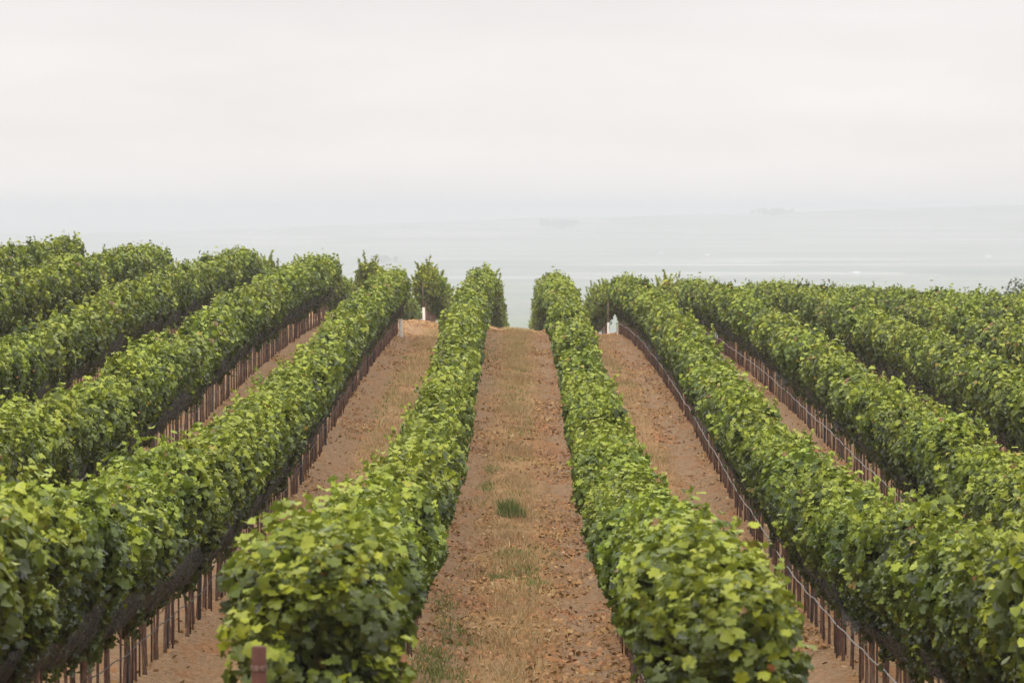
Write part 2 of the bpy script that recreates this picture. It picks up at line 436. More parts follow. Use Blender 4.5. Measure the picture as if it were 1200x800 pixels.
def leaves(pos, nrm, size, tone, rng, kind='full', droop=1.0, tipdir=None):
    P, F = template(kind)
    n = len(pos)
    nrm = nrm / (np.linalg.norm(nrm, axis=1)[:, None] + 1e-9)
    tip = np.array([0, 0, -1.0]) + rng.normal(0, .75, (n, 3)) if tipdir is None else tipdir
    tip = tip - nrm * (tip * nrm).sum(1)[:, None]
    tip /= np.linalg.norm(tip, axis=1)[:, None] + 1e-9
    sd = np.cross(tip, nrm)
    fold = rng.uniform(-.15, .55, n) * droop; cup = rng.uniform(-.25, .75, n) * droop
    lx = P[None, :, 0] * rng.uniform(.9, 1.12, (n, 1)); ly = np.repeat(P[None, :, 1], n, 0)
    lz = fold[:, None] * np.abs(lx) - cup[:, None] * (lx ** 2 + ly ** 2) + rng.normal(0, .075, lx.shape)
    V = pos[:, None] + size[:, None, None] * (lx[..., None] * sd[:, None] + ly[..., None] * tip[:, None] + lz[..., None] * nrm[:, None])
    k = P.shape[0]
    Fa = (F[None] + (np.arange(n) * k)[:, None, None]).reshape(-1, 3)
    return V.reshape(-1, 3), Fa, np.repeat(tone, k)

ZB0, ZT = .76, 1.73
def half_width0(z):
    q = (z - ZB0) / (ZT - ZB0)
    return np.interp(q, [-.06, 0, .2, .45, .77, .95, 1.05], [.05, .065, .12, .22, .295, .285, .20])

def vine_leaf_cloud(rng, n_shell, n_in, n_shoot, length=1.1, size=1.0, ncl=52, end=False, rag=1.0):
    """leaf positions, normals, sizes and tones of one vine's canopy (row along y): clumps of leaves on shoots"""
    ph = rng.uniform(0, 6.28, 12)
    L = length / 2 + .08
    ZB = .58 if end else ZB0
    half_width = (lambda z: np.interp(z, [.5, .62, .9, 1.2, 1.5, 1.68, 1.8], [.12, .19, .28, .36, .385, .33, .20])) if end else half_width0
    top_h = lambda y: ZT + .10 * np.sin(y * 5.2 + ph[4]) + .05 * np.sin(y * 12 + ph[5])
    pos, nor, siz, ton = [], [], [], []
    stems = []
    # clumps over both sides and the top
    cy_ = rng.uniform(-L, L, ncl); kind = rng.random(ncl)
    side = kind < .74
    q = rng.uniform(.0, 1.0, ncl); s = np.sign(rng.uniform(-1, 1, ncl))
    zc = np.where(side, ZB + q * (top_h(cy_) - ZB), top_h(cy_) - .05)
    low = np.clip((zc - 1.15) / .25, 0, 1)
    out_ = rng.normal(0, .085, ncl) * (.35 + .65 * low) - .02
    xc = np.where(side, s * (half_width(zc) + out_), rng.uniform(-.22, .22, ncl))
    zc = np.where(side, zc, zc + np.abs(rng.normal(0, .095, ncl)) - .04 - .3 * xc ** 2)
    ct = np.where(side, .27 + .26 * (q - .35) + 1.6 * out_, .60) + rng.normal(0, .15, ncl)  # young tops lighter; shade painted into low and recessed clumps, light into protruding ones
    fy = np.zeros(ncl)
    if end:
        fr = rng.random(ncl) < .36
        fy = np.where(fr, np.sign(rng.uniform(-1, 1, ncl)), 0)
        zf = ZB + rng.random(ncl) * (ZT - ZB)
        zc = np.where(fr, zf, zc); xc = np.where(fr, rng.uniform(-1, 1, ncl) * half_width(zf) * .95, xc)
        cy_ = np.where(fr, fy * (L + rng.normal(0, .06, ncl)), cy_); ct = np.where(fr, .40 + .22 * (zf - 1.1) + rng.normal(0, .16, ncl), ct)
    m = rng.integers(0, ncl, n_shell)
    off = rng.normal(0, 1, (n_shell, 3)) * [.055, .070, .105]
    p = np.c_[xc[m], cy_[m], zc[m]] + off
    low_x = np.sign(p[:, 0]) * np.minimum(np.abs(p[:, 0]), half_width(p[:, 2]) + (.17 if end else np.interp(p[:, 2], [.85, 1.1, 1.4], [.015, .045, .17])))
    p[:, 0] = low_x
    pos.append(p)
    sx_ = np.where(side[m], s[m], xc[m] * 2)
    nn = np.c_[np.where(fy[m] != 0, 0, sx_) * rng.uniform(.3, 1.1, n_shell), fy[m], np.where(side[m], .45, .9)] + rng.normal(0, .50, (n_shell, 3)) + off * 5
    nor.append(nn)
    siz.append(.050 + .066 * rng.beta(1.6, 2.2, n_shell))
    ton.append(np.clip(ct[m] + off[:, 2] * 1.3 + rng.normal(0, .10, n_shell), .02, .93))  # light from above painted in: leaves high in a clump get a brighter tone
    # inner leaves, toned dark to paint the shade within the canopy
    y = rng.uniform(-L, L, n_in); q = rng.uniform(0, .95, n_in); z = ZB + q * (ZT - ZB)
    x = rng.uniform(-.85, .85, n_in) * half_width(z)
    pos.append(np.c_[x, y, z]); nor.append(rng.normal(0, 1, (n_in, 3)) + [0, 0, .3])
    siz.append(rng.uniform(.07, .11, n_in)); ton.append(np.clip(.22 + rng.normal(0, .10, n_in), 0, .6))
    # shoots
    for k in range(n_shoot):
        up = rng.random() < .66
        y0 = rng.uniform(-L, L)
        if up:
            p0 = np.array([rng.normal(0, .14), y0, top_h(y0) - .08]); d = np.array([rng.normal(0, .4), rng.normal(0, .35), 1.0])
            ln = rng.uniform(.10, .30) + (.22 if rng.random() < .14 else 0)
        else:
            s1 = rng.choice([-1, 1]); zz = rng.uniform(1.2, 1.8)
            p0 = np.array([s1 * (half_width(zz) - .02), y0, zz]); d = np.array([s1 * 1.0, rng.normal(0, .5), rng.normal(.25, .4)])
            ln = rng.uniform(.06, .17)
        ln *= rag
        d /= np.linalg.norm(d); m_ = max(6, int(ln / .016))
        tt = np.linspace(0, 1, m_)
        p = p0 + d * (tt * ln)[:, None] + np.c_[np.zeros(m_), np.zeros(m_), -.12 * tt ** 2 * (0 if up else 1)] + rng.normal(0, 1, (m_, 3)) * (.035 * (1 - .5 * tt))[:, None]
        tq = np.linspace(-.6, 1, 6)
        stems.append(p0 + d * (tq * ln)[:, None] + np.c_[np.zeros(6), np.zeros(6), -.12 * np.maximum(tq, 0) ** 2 * (0 if up else 1)])
        pos.append(p); nor.append(np.c_[rng.normal(0, .7, m_), rng.normal(0, .7, m_), np.full(m_, .6)])
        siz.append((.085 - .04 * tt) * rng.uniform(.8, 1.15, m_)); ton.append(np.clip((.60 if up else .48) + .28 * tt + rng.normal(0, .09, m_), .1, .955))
    pos = np.concatenate(pos); nor = np.concatenate(nor); siz = np.concatenate(siz) * size; ton = np.concatenate(ton)
    old = rng.random(len(ton))
    ton = np.where(old < (.003 if end else .009), rng.uniform(.962, 1.0, len(ton)), ton)
    vine_leaf_cloud.stems = stems
    return pos, nor, siz, ton

def add_stems(V, F, tn):
    parts = [(V, F)] + [tube(p, np.linspace(.0045, .002, len(p)), 4) for p in vine_leaf_cloud.stems]
    n0 = len(V); V, F = join(parts)
    return V, F, np.concatenate([tn, np.full(len(V) - n0, .66)])

def trunk_mesh(rng, n=6, seg=6):
    z = np.linspace(-.05, .82, seg)
    wob = np.cumsum(rng.normal(0, .007, (seg, 2)), 0)
    lean = rng.normal(0, .02, 2)
    P = np.c_[wob + lean * (z / .8)[:, None], z]
    rad = np.interp(z, [-.05, .05, .5, .82], [.028, .020, .0165, .022]) * rng.uniform(.85, 1.25) * rng.uniform(.88, 1.12, seg)
    parts = [tube(P, rad, n)]
    for s in (-1, 1):
        tt = np.linspace(0, 1, 5)
        Q = np.c_[P[-1, 0] + rng.normal(0, .012, 5), P[-1, 1] + s * tt * .56, P[-1, 2] - .015 + .05 * tt + rng.normal(0, .012, 5)]
        parts.append(tube(Q, np.linspace(.022, .012, 5), n))
    return join(parts)

# ------------------------------------------------------------------ vine rows
PITCH = 2.44; SP = 1.08
ROWS = [k for k in range(-11, 12) if k != 0]
def row_x(k): return (abs(k) - .5) * PITCH * (1 if k > 0 else -1)
NEAR_END = {-11: 166, -10: 166, -9: 167, -8: 168, -7: 170, -6: 172, -5: 174, -4: 177, -3: 182, -2: 172, -1: 198, 1: 204, 2: 208, 3: 211}
FAR_START = {-2: 221, -1: 227, 1: 235, 2: 233}
def row_start(k):
    return max(32.4, abs(row_x(k)) * FPX / 930 - 5)
def row_phrase(k):
    o = ['', 'first', 'second', 'third', 'fourth', 'fifth', 'sixth', 'seventh', 'eighth', 'ninth', 'tenth', 'eleventh'][abs(k)]
    return '%s row %s of the central lane' % (o, 'left' if k < 0 else 'right')

vines = []     # (dist, k, x, y, in_frame)
far_vines = []
for k in ROWS:
    X = row_x(k); y = row_start(k) + (.6 if abs(k) == 1 else random.uniform(0, SP)); end = NEAR_END.get(k, 213)
    while y < end - .3:
        px = 608 + X / y * FPX
        vines.append((y, k, X, y, -30 < px < 1230)); y += SP
    if -5 <= k <= 3:
        far_end = 460 if abs(k) <= 2 else 330
        y = FAR_START.get(k, 228) + .6
        while y < far_end:
            far_vines.append((y, k, X)); y += SP * (1 if y < 290 else 1.4)
inf = sorted([v for v in vines if v[4]])
THINGS = inf[:300]
cut = THINGS[-1][0]
things = [v for v in vines if v[0] <= cut and v[4]]
rest = [v for v in vines if not (v[0] <= cut and v[4])]

NVAR = 12
fol, trk, stk, stk_side = [], [], [], []
for i in range(NVAR):
    r = np.random.default_rng(100 + i)
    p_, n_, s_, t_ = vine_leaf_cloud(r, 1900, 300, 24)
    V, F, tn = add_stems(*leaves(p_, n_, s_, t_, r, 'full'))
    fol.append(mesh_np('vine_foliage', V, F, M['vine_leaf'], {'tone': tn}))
    V, F = trunk_mesh(r)
    trk.append(mesh_np('vine_trunk', V, F, M['bark']))
    a = r.uniform(-.025, .025, 2)
    ox, oy = r.choice([-1, 1]) * r.uniform(.02, .035), r.choice([-1, 1]) * r.uniform(.30, .54)
    V, F = tube([(ox, oy, -.08), (ox + a[0] * .5, oy + a[1] * .5, .7), (ox + a[0], oy + a[1], 1.45)], .0105, 5)
    stk.append(mesh_np('vine_stake', V, F, M['stake'])); stk_side.append(1 if oy > 0 else -1)

end_fol = []
for i in range(2):
    r = np.random.default_rng(900 + i)
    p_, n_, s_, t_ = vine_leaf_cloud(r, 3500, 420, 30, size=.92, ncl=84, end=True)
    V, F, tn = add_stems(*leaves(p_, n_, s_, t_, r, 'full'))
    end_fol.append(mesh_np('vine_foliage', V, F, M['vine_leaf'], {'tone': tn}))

def make_vine(i):
    root = bpy.data.objects.new('grapevine', None); COL.objects.link(root)
    root.empty_display_size = .2
    link('trunk', trk[i], root); link('foliage', fol[i], root); link('stake', stk[i], root)
    return root
protos = [make_vine(i) for i in range(NVAR)]
used = set()
def place_vine(i, loc, rz, sc, label, group, wide=1):
    if i not in used:
        used.add(i); o = protos[i]
    else:
        o = protos[i].copy(); COL.objects.link(o)
        for ch in protos[i].children:
            c = ch.copy(); COL.objects.link(c); c.parent = o
    o.location = loc; o.rotation_euler = (0, 0, rz); o.scale = (sc * wide, 1, sc * (random.uniform(.91, 1.07) if random.random() > .07 else random.uniform(.82, .90)))
    tag(o, label, 'grapevine', group)
    return o
seen_first = {}
ends = []
for (d, k, X, y, fr) in sorted(things):
    i = random.randrange(NVAR); first = k not in seen_first; seen_first[k] = 1
    grp = 'grapevines in the %s' % row_phrase(k)
    lab = 'leafy hedge-trained grapevine in the %s' % row_phrase(k)
    if k == -1 and first: lab = 'bushy grapevine ending the left row beside the lane, right behind the rusty post'
    if k == 1 and first: lab = 'bushy grapevine ending the right row beside the lane, large blurred leaves'
    vo_ = place_vine(i, (X + random.gauss(0, .03), y, float(gz(X, y))), (random.choice([0, math.pi]) if not first else (0 if stk_side[i] > 0 else math.pi)) + random.gauss(0, .03), random.uniform(.96, 1.05), lab, grp, (1.2 if d < 36 and not first else 1) if abs(k) == 1 else 1)
    if first and abs(k) == 1:
        ends.append((vo_, 0 if k < 0 else 1))
for vo_, q in ends:          # the two near end vines get their own wider foliage
    [c_ for c_ in vo_.children if c_.name.startswith('foliage')][0].data = end_fol[q]
for i in range(NVAR):
    assert i in used

# the rest of the vines, too many and too far to be single objects: one mass
VV, FF, TT, MI = [], [], [], []
off = 0
def add_mass(V, F, tn, mi):
    global off
    VV.append(V.astype(np.float32)); FF.append((F + off).astype(np.int32)); TT.append(tn.astype(np.float32)); MI.append(np.full(len(F), mi, np.int32)); off += len(V)
NM = 16
mass_mid, mass_far, mass_tr = [], [], []
for i in range(NM):
    r = np.random.default_rng(500 + i)
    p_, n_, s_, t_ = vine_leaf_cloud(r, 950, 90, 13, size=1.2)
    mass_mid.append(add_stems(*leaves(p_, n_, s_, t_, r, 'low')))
    p_, n_, s_, t_ = vine_leaf_cloud(r, 400, 50, 20, size=1.5, ncl=30, rag=1.7)
    mass_far.append(leaves(p_, n_, s_, t_, r, 'low'))
    a, b = trunk_mesh(r, 5, 4)
    ox, oy = r.choice([-1, 1]) * r.uniform(.02, .035), r.choice([-1, 1]) * r.uniform(.30, .54)
    c, e = tube([(ox, oy, -.08), (ox, oy, 1.4)], .0105, 4)
    mass_tr.append(((a, b), (c, e)))
def xf(V, X, y, flip, sc):
    W = V.copy()
    if flip: W[:, 0] *= -1; W[:, 1] *= -1
    W[:, 0] *= sc; W[:, 2] *= sc * random.uniform(.93, 1.05)
    return W + np.array([X, y, float(gz(X, y))])
for (d, k, X, y, fr) in rest:
    i = random.randrange(NM); fl = random.random() < .5; sc = random.uniform(.96, 1.05)
    V, F, tn = mass_mid[i]; add_mass(xf(V, X + random.gauss(0, .03), y, fl, sc), F, tn, 0)
    if abs(k) <= 5:
        for q, mi in ((0, 1), (1, 2)):
            V, F = mass_tr[i][q]; add_mass(xf(V, X, y, fl, 1), F, np.zeros(len(V)), mi)
for (y, k, X) in far_vines:
    i = random.randrange(NM); fl = random.random() < .5; sc = random.uniform(.93, 1.1)
    V, F, tn = mass_far[i]; add_mass(xf(V, X + random.gauss(0, .05), y, fl, sc), F, tn, 0)
    if y < 250:
        V, F = mass_tr[i][0]; add_mass(xf(V, X, y, fl, 1), F, np.zeros(len(V)), 1)
me = mesh_np('distant_grapevines', np.concatenate(VV), np.concatenate(FF), [M['vine_leaf'], M['bark'], M['stake']], {'tone': np.concatenate(TT)}, np.concatenate(MI))
tag(link('distant_grapevines', me), 'far vine rows merging into green hedges along the crest', 'grapevines', kind='stuff')
del VV, FF, TT, MI

# ------------------------------------------------------------------ trellis posts, nets, hoses, wires
chan = [(-.022, -.018), (.022, -.018), (.022, .018), (.014, .018), (.014, -.010), (-.014, -.010), (-.014, .018), (-.022, .018)]
V, F = prism(chan, -.1, 1.86)
post_me = mesh_np('trellis_post', V, F, M['post'], smooth=False)
for k in ROWS:
    if abs(k) > 5: continue
    X = row_x(k); y = row_start(k) + 2.5
    while y < NEAR_END.get(k, 213) - 1:
        o = link('trellis_post', post_me, None, (X + random.gauss(0, .015), y, float(gz(X, y))), (random.gauss(0, .01), random.gauss(0, .01), random.choice([0, math.pi])))
        tag(o, 'dark metal trellis post among trunks of the %s' % row_phrase(k), 'trellis post', 'trellis posts in the %s' % row_phrase(k))
        y += 6.0

def row_line(k, y0, y1, step):
    y = np.arange(y0, y1, step); X = row_x(k)
    return y, np.full(len(y), X), gz(np.full(len(y), X), y)

for k in (-4, -3, -2, -1, 1, 2, 3, 4):
    y, x, z = row_line(k, row_start(k) + .1, NEAR_END.get(k, 213) - 1, .2)
    parts = []
    prof = [(.225, 1.12), (.20, 1.02), (.175, .92), (.15, .82), (.12, .74), (.09, .70)]
    if k < 0: prof = [(.285, 1.16), (.265, 1.04), (.225, .93), (.185, .83), (.14, .75), (.09, .70)]
    if k > 0: prof = [(a, b - .10 * max(0, (b - .75)) / .4) for a, b in prof]
    for s in (-1, 1):
        hi = vnoise(y * .9, y * 0 + k * 3.3 + s, 5); lo = vnoise(y * 2.3, y * 0 + k * 5.1 + s, 6)
        Vn = []
        for q, (px, pz) in enumerate(prof):
            j = vnoise(y * 3.5, y * 0 + q * 1.7 + k + s * 9, 7) - .5
            Vn.append(np.c_[x + s * (px + .07 * j), y, z + pz + ((hi - .6) * .30 + (vnoise(y * .22, y * 0 + k * 1.3 + s * 4, 15) - .55) * (.5 if k > 0 else .25)) * (5 - q) / 5 * max(0, pz - .72) / .3 + (lo - .5) * .10 * q / 5 + .02 * j])
        Vn = np.stack(Vn, 1); n, mq = Vn.shape[:2]
        i = np.arange(n - 1)[:, None] * mq; jx = np.arange(mq - 1)[None]
        F = np.stack([i + jx, i + jx + 1, i + mq + jx + 1, i + mq + jx], -1).reshape(-1, 4)
        parts.append((Vn.reshape(-1, 3), F))
    V, F = join(parts)
    tag(link('bird_net', mesh_np('bird_net', V, F, M['net'])), 'black bird netting under the leaves of the %s' % row_phrase(k), 'netting', 'bird nets along the vine rows')

for k in (-3, -2, -1, 1, 2, 3):
    y, x, z = row_line(k, row_start(k) + .2, NEAR_END.get(k, 213) - .5, .1)
    sgn = -1 if k > 0 else 1
    sag = .022 * np.abs(np.sin((y + k) * np.pi / 3.24)) + .06 * (vnoise(y * .25, y * 0 + k, 3) - .5)
    P = np.c_[x + sgn * .055, y, z + .43 - sag]
    V, F = tube(P[::3], .0095 if k > 0 else .006, 5)
    tag(link('drip_hose', mesh_np('drip_hose', V, F, M['hose'] if k > 0 else M['hose_dark'])),
        '%s drip hose along trunks of the %s' % ('pale grey' if k > 0 else 'thin dark', row_phrase(k)), 'hose', 'drip hoses along the vine rows')
    P = np.c_[x, y, z + .84]
    V1, F1 = tube(P[::6], .003, 4)
    tag(link('trellis_wire', mesh_np('trellis_wire', V1, F1, M['wire'])), 'thin metal wire carrying vine arms of the %s' % row_phrase(k), 'wire', 'trellis wires')

# rusty end post in the foreground
def at(px, py_, d):   # point at distance d through a photo pixel (first placement only)
    return ((px - 608) / FPX * d, d, EYE - (py_ - 245) / FPX * d)
ex, ey, ezt = at(303, 757, 29.6)
root = bpy.data.objects.new('end_post', None); COL.objects.link(root); gzb = float(gz(ex, ey)); root.location = (ex, ey, gzb)
tag(root, 'rusty red steel end post before the left vine row', 'end post')
h = ezt - gzb
V, F = tube([(0, 0, -.1), (0, 0, h * .5), (0, 0, h - .01), (0, 0, h - .003), (0, 0, h)], [.039, .039, .039, .036, .030], 20)
link('pipe', mesh_np('pipe', V, F, M['rust']), root)
parts = []
for q in range(4):
    th = np.linspace(0, 2 * np.pi, 25)
    parts.append(tube(np.c_[np.cos(th) * .042, np.sin(th) * .042, np.full(25, h - .105 - q * .007)], .0035, 5, False))
V, F = join(parts); link('wire_wrap', mesh_np('wire_wrap', V, F, M['stake']), root)
# white sleeves at the row ends on the crest
sl = [(470, 400, -2, 167.5, 'white sleeve at the far end of the second vine row left of the lane'),
      (497, 385, -2, 220.3, 'white sleeve left of the lane where the farther vine block begins'),
      (569, 391, -1, 196, 'left one of the two close white sleeves beside the lane crest'),
      (572.5, 389, -1, 226, 'right one of the two close white sleeves beside the lane crest'),
      (642, 391, 1, 234, 'white sleeve at the right edge of the central lane crest'),
      (712.5, 396, 2, 232, 'thin white sleeve before the farther vine row right of the lane'),
      (725.5, 392, 2, 208.5, 'white sleeve at the crest end of the second vine row right of the lane')]
th = np.linspace(0, 2 * np.pi, 10, endpoint=False)
for px, py_, k, d, lab in sl:
    X = (px - 608) / FPX * d
    rr = .05 if px != 712.5 else .033
    V, F = prism(np.c_[np.cos(th) * rr, np.sin(th) * rr], 0, .60)
    root = bpy.data.objects.new('end_marker', None); COL.objects.link(root); root.location = (X, d, float(gz(X, d)))
    root.rotation_euler = (random.gauss(0, .03), random.gauss(0, .03), 0)
    tag(root, lab, 'marker post', 'white sleeves at the vine row ends')
    link('sleeve', mesh_np('sleeve', V, F, M['white'], smooth=False), root)
    V, F = tube([(0, 0, -.1), (0, 0, .9), (0, 0, 1.55)], .022, 6); link('pipe', mesh_np('pipe', V, F, M['stake']), root)

# ------------------------------------------------------------------ ground cover
def blades(x, y, h, wdt, tone, lean, rng):
    n = len(x); z = gz(x, y) + relief(x, y) - .01
    a = rng.uniform(0, 2 * np.pi, n); dx, dy = np.cos(a), np.sin(a)
    la = rng.uniform(0, 2 * np.pi, n); lx, ly = np.cos(la) * lean * h, np.sin(la) * lean * h
    b = np.c_[x, y, z]
    wv = np.c_[dx * wdt, dy * wdt, np.zeros(n)]
    mid = b + np.c_[lx * .35, ly * .35, h * .6]; tp = b + np.c_[lx, ly, h]
    V = np.stack([b - wv, b + wv, mid + wv * .7, mid - wv * .7, tp], 1).reshape(-1, 3)
    o = (np.arange(n) * 5)[:, None, None]
    F = (np.array([(0, 1, 2), (0, 2, 3), (3, 2, 4)])[None] + o).reshape(-1, 3)
    return V, F, np.repeat(tone, 5)

rng = np.random.default_rng(31)
lanes = [(0, 36, 233, 1.0), (-1, 70, 224, .8), (1, 66, 225, .8), (-2, 110, 205, .7), (2, 90, 220, .6)]
gx_, gy_ = [], []
for li, y0, y1, dens in lanes:
    n = int((y1 - y0) * 300 * dens)
    u = rng.normal(-.06, .25, n); y = rng.uniform(y0, y1, n)
    keep = (np.abs(u) < 1.1) & (rng.random(n) < np.clip(1.9 * vnoise(u * 1.4 + li * 7, y * .30, 4) * vnoise(u * 3 + 5, y * .9 + li, 8) * 2.3 - .30, .03, 1))
    gx_.append(u[keep] + li * PITCH); gy_.append(y[keep])
gx_ = np.concatenate(gx_); gy_ = np.concatenate(gy_); n = len(gx_)
hh = rng.uniform(.03, .15, n) * (.5 + vnoise(gx_ * 1.3, gy_ * .4, 9))
V, F, tn = blades(gx_, gy_, hh, rng.uniform(.003, .007, n), rng.beta(2, 2, n), rng.uniform(.2, 1.2, n), rng)
tag(link('dry_grass', mesh_np('dry_grass', V, F, M['dry_grass'], {'tone': tn})), 'dry tan grass along the middle of the dirt lanes', 'grass', kind='stuff')

# low green weeds
wx, wy = [], []
def patch(x, y, sx, sy, n):
    wx.append(rng.normal(x, sx, n)); wy.append(rng.normal(y, sy, n))
for q in range(150):
    li, y0, y1, dens = lanes[rng.choice(5, p=[.5, .2, .15, .1, .05])]
    patch(li * PITCH + rng.normal(-.15, .33), rng.uniform(y0, y1), rng.uniform(.05, .22), rng.uniform(.2, 1.3), int(rng.uniform(20, 90)))
for (u, y, sx, sy, n) in [(u_, y_, a_, b_, int(n_ * 1.3)) for u_, y_, a_, b_, n_ in [(-.35, 78, .12, .6, 200), (.05, 80, .16, 1.0, 420), (.22, 77, .1, .4, 220), (-.1, 83, .12, .9, 300), (-.55, 100, .08, 1.0, 260), (-.5, 104, .07, .8, 180),
                          (-.95, 62, .13, 1.2, 420), (-.85, 58.5, .16, 1.0, 420), (-.75, 66, .12, 1.2, 260), (-.9, 71, .1, 1.5, 260), (0, 150, .16, 6, 500), (-.05, 170, .18, 8, 500), (.0, 196, .2, 6, 420),
                          (-.75, 160, .15, 12, 500), (-.1, 130, .15, 3, 320), (-2.3, 165, .12, 10, 500), (-2.9, 120, .1, 5, 260), (1.9, 150, .1, 10, 300), (2.0, 125, .1, 2, 200)]]:
    patch(u, y, sx, sy, n)
wx = np.concatenate(wx); wy = np.concatenate(wy); n = len(wx)
V, F, tn = blades(wx, wy, rng.uniform(.02, .10, n), rng.uniform(.004, .010, n), rng.beta(2, 2, n), rng.uniform(.2, 1.0, n), rng)
tag(link('green_weeds', mesh_np('green_weeds', V, F, M['weed_leaf'], {'tone': tn})), 'low green weeds scattered over the dirt lanes', 'weeds', kind='stuff')
# the one big tuft
cx, cyy = -.15, 92.0
n = 900; a = rng.uniform(0, 6.28, n); rr = np.sqrt(rng.random(n))
rr = rr * (.72 + .28 * np.sin(a * 3 + 1)); tx, ty = cx + rr * np.cos(a) * .28, cyy + rr * np.sin(a) * .45
V, F, tn = blades(tx, ty, rng.uniform(.12, .36, n) * (1 - .6 * rr ** 2), rng.uniform(.004, .010, n), np.clip(rng.normal(.55, .25, n), 0, 1), rng.uniform(.1, .6, n), rng)
base = np.array([cx, cyy, float(gz(cx, cyy))])
tag(link('weed_tuft', mesh_np('weed_tuft', V - base, F, M['weed_leaf'], {'tone': tn}), None, tuple(base)), 'single dense green weed tuft in the middle of the central lane', 'weed')

# fallen leaves
lx_, ly_ = [], []
for li, y0, y1, dens in lanes:
    n = int((y1 - y0) * 330 * dens)
    u = rng.uniform(-1.2, 1.2, n); y = y0 + (y1 - y0) * rng.random(n) ** 1.25
    pr = np.clip((vnoise(u * 1.5 + li * 3, y * .22, 12) * .7 + vnoise(u * 4, y * .8 + li, 13) * .5 - .55) * 2.6, .02, 1)
    pr = np.where((u > -.4) & (u < .3), pr * .4, pr)
    keep = rng.random(n) < pr
    lx_.append(u[keep] + li * PITCH); ly_.append(y[keep])
n = 5200
k_ = rng.choice([-2, -1, 1, 2], n, p=[.2, .3, .3, .2]); lx_.append((np.abs(k_) - .5) * PITCH * np.sign(k_) + rng.normal(0, .16, n)); ly_.append(34 + 170 * rng.random(n) ** 1.3)
n = 1100
lx_.append(rng.uniform(.1, 1.2, n)); ly_.append(rng.uniform(56, 73, n))
n = 500
lx_.append(rng.uniform(-1.0, -.1, n)); ly_.append(rng.uniform(62, 75, n))
lx_ = np.concatenate(lx_); ly_ = np.concatenate(ly_); n = len(lx_)
pos = np.c_[lx_, ly_, gz(lx_, ly_) + relief(lx_, ly_) + rng.uniform(.010, .026, n)]
V, F, tn = leaves(pos, np.c_[rng.normal(0, .6, n), rng.normal(-.35, .6, n), np.ones(n)], rng.uniform(.025, .07, n), rng.beta(2, 2, n), rng, 'mid', 1.1, rng.normal(0, 1, (n, 3)))
tag(link('leaf_litter', mesh_np('leaf_litter', V, F, M['dead_leaf'], {'tone': tn})), 'dry orange brown fallen leaves strewn over the lanes', 'fallen leaves', kind='stuff')

# clods and small stones
n = 5000
cxs = rng.uniform(-1.2, 1.2, n) + PITCH * rng.choice([-1, 0, 0, 0, 1], n); cys = 40 + 170 * rng.random(n) ** 1.5
oct_ = np.array([(1, 0, 0), (0, 1, 0), (-1, 0, 0), (0, -1, 0), (0, 0, .8), (0, 0, -.5)])
of = np.array([(0, 1, 4), (1, 2, 4), (2, 3, 4), (3, 0, 4), (1, 0, 5), (2, 1, 5), (3, 2, 5), (0, 3, 5)])
sz = .005 + .032 * rng.random(n) ** 3
V = (np.c_[cxs, cys, gz(cxs, cys) + relief(cxs, cys)][:, None] + oct_[None] * sz[:, None, None] * rng.uniform(.6, 1.4, (n, 6, 3))).reshape(-1, 3)
F = (of[None] + (np.arange(n) * 6)[:, None, None]).reshape(-1, 3)
tag(link('soil_clods', mesh_np('soil_clods', V, F, M['soil'], smooth=False)), 'small clods of brown soil on the dirt lanes', 'soil', kind='stuff')

# ------------------------------------------------------------------ tree beyond the crest and far valley things
def tree(name, loc, trunk_h, crown_r, crown_h, n, leaf, label, cat, seed, group=None):
    r = np.random.default_rng(seed)
    root = bpy.data.objects.new(name, None); COL.objects.link(root); root.location = loc
    tag(root, label, cat, group)
    parts = [tube([(0, 0, -.3), (.05 * crown_r, 0, trunk_h * .6), (0, .05 * crown_r, trunk_h + crown_h * .4)], [crown_r * .11, crown_r * .08, crown_r * .04], 8)]
    lobes = []
    for q in range(11 if crown_r < 6 else 26):
        a = r.uniform(0, 6.28); rd = r.uniform(.25, .72) * crown_r if crown_r < 6 else r.uniform(.05, .95) * crown_r; zz = trunk_h + crown_h * r.uniform(.2, .85)
        c = np.array([np.cos(a) * rd, np.sin(a) * rd, zz]); lobes.append((c, min(crown_r, crown_h * .8) * r.uniform(.28, .48)))
        parts.append(tube([(0, 0, trunk_h * .8), tuple(c * [.5, .5, .85]), tuple(c)], [crown_r * .05, crown_r * .03, crown_r * .012], 5))
    V, F = join(parts); link('trunk', mesh_np('trunk', V, F, M['tree_bark']), root)
    pos, nor = [], []
    for c, rd in lobes:
        m = n // len(lobes); v = r.normal(0, 1, (m, 3)); v /= np.linalg.norm(v, axis=1)[:, None]
        rad = rd * r.uniform(.55, 1.1, m)[:, None]
        pos.append(c + v * rad * [1, 1, .75]); nor.append(v + r.normal(0, .6, (m, 3)))
    pos = np.concatenate(pos); nor = np.concatenate(nor); m = len(pos)
    V, F, tn = leaves(pos, nor, r.uniform(.7, 1.3, m) * leaf, r.random(m), r, 'low')
    link('crown', mesh_np('crown', V, F, M['tree_leaf'], {'tone': tn}), root)
tx, ty = (1233 - 608) / FPX * 330, 330.
tgz = float(gz(tx, ty)); top = EYE - (329 - 245) / FPX * ty
tree('oak_tree', (tx, ty, tgz), 1.6, 3.0, max(3.2, (top - tgz - 1.6) * 1.12), 5200, .16, 'dark round tree beyond the vines at the right edge', 'tree', 3)

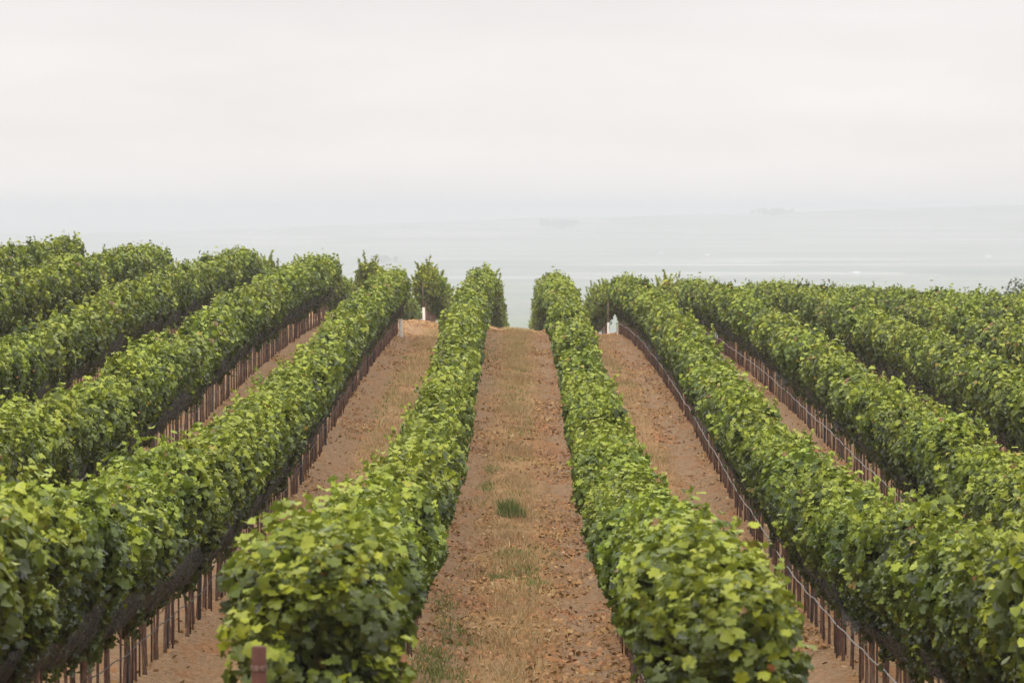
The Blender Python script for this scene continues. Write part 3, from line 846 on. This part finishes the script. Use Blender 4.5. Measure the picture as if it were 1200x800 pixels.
def vat(px, py_):
    d = (EYE - VZ) * FPX / (py_ - 245.0); return (px - 608) / FPX * d, d
for q, (px, py_, wd, lab) in enumerate([(448, 309, 40, 'faint clump of trees in the haze above the left vine rows'),
                                        (655, 287, 30, 'faint grey tree clump in the haze above the central lane'),
                                        (875, 283, 26, 'faint tree clump in the valley haze right of the lane'),
                                        (1090, 287, 34, 'faint long tree clump in the haze near the right side'),
                                        (930, 296, 20, 'small faint tree clump in the haze, second from the right')]):
    x, d = vat(px, py_); m_ = d / FPX
    tree('tree_clump', (x, d, VZ), 3, wd * .5 * m_, min(7 * m_, 9), 1200, 4, lab, 'trees', 40 + q, 'faint tree clumps in the valley')
for px, d, wd, lab, sd in [(655, 11200, 46, 'faint broad tree clump on the far hills above the central lane', 61), (905, 11600, 60, 'faint long tree clump on the far hills at right', 62)]:
    x = (px - 608) / FPX * d; m_ = d / FPX
    tree('tree_clump', (x, d, float(hill(np.array(x), np.array(float(d))))), 3, wd * .5 * m_, 11, 1600, 5, lab, 'trees', sd, 'faint tree clumps on the far hills')
for px, py_, wd, lab in [(668, 291, 12, 'faint white farm shed in the haze above the central lane'), (775, 299, 10, 'faint white shed in the valley right of the lane'),
                         (829, 301, 9, 'small pale shed in the valley, third from the left'), (1003, 323, 11, 'pale low shed in front of the green field at right'),
                         (1158, 303, 10, 'faint white shed in the valley near the right edge')]:
    x, d = vat(px, py_); m_ = d / FPX; L = wd * .55 * m_; Wd = 20.; H = 5.
    root = bpy.data.objects.new('farm_shed', None); COL.objects.link(root); root.location = (x, d, VZ + .05); tag(root, lab, 'shed', 'white farm sheds in the valley')
    V = [(-L / 2, -Wd / 2, 0), (L / 2, -Wd / 2, 0), (L / 2, Wd / 2, 0), (-L / 2, Wd / 2, 0), (-L / 2, -Wd / 2, H * .6), (L / 2, -Wd / 2, H * .6), (L / 2, Wd / 2, H * .6), (-L / 2, Wd / 2, H * .6), (-L / 2, 0, H), (L / 2, 0, H)]
    me = bpy.data.meshes.new('wall'); me.from_pydata(V, [], [(0, 1, 5, 4), (2, 3, 7, 6), (1, 2, 6, 9, 5), (3, 0, 4, 8, 7)]); me.materials.append(M['shed']); link('wall', me, root)
    e = .8; V = [(-L / 2 - e, -Wd / 2 - e, H * .6 - .1), (L / 2 + e, -Wd / 2 - e, H * .6 - .1), (L / 2 + e, 0, H + .15), (-L / 2 - e, 0, H + .15), (L / 2 + e, Wd / 2 + e, H * .6 - .1), (-L / 2 - e, Wd / 2 + e, H * .6 - .1)]
    me = bpy.data.meshes.new('roof'); me.from_pydata(V, [], [(0, 1, 2, 3), (3, 2, 4, 5)]); me.materials.append(M['shed_roof']); link('roof', me, root)

# ------------------------------------------------------------------ haze
HZ0, HZ1 = -77.5, 22.0
me = bpy.data.meshes.new('haze')
x0, x1, y0, y1 = -27000, 27000, -200, 45000
me.from_pydata([(x0, y0, HZ0), (x1, y0, HZ0), (x1, y1, HZ0), (x0, y1, HZ0), (x0, y0, HZ1), (x1, y0, HZ1), (x1, y1, HZ1), (x0, y1, HZ1)], [],
               [(3, 2, 1, 0), (4, 5, 6, 7), (0, 1, 5, 4), (1, 2, 6, 5), (2, 3, 7, 6), (3, 0, 4, 7)])
m, t, o = new_mat('haze_air')
pv = N(t, 'ShaderNodeVolumePrincipled')
pv.inputs['Color'].default_value = (.632, .645, .695, 1)
pv.inputs['Density'].default_value = 0.00021
pv.inputs['Anisotropy'].default_value = 0.3
t.links.new(pv.outputs[0], o.inputs['Volume'])
me.materials.append(m)
tag(link('haze', me), 'pale haze over the valley', 'haze', kind='stuff')
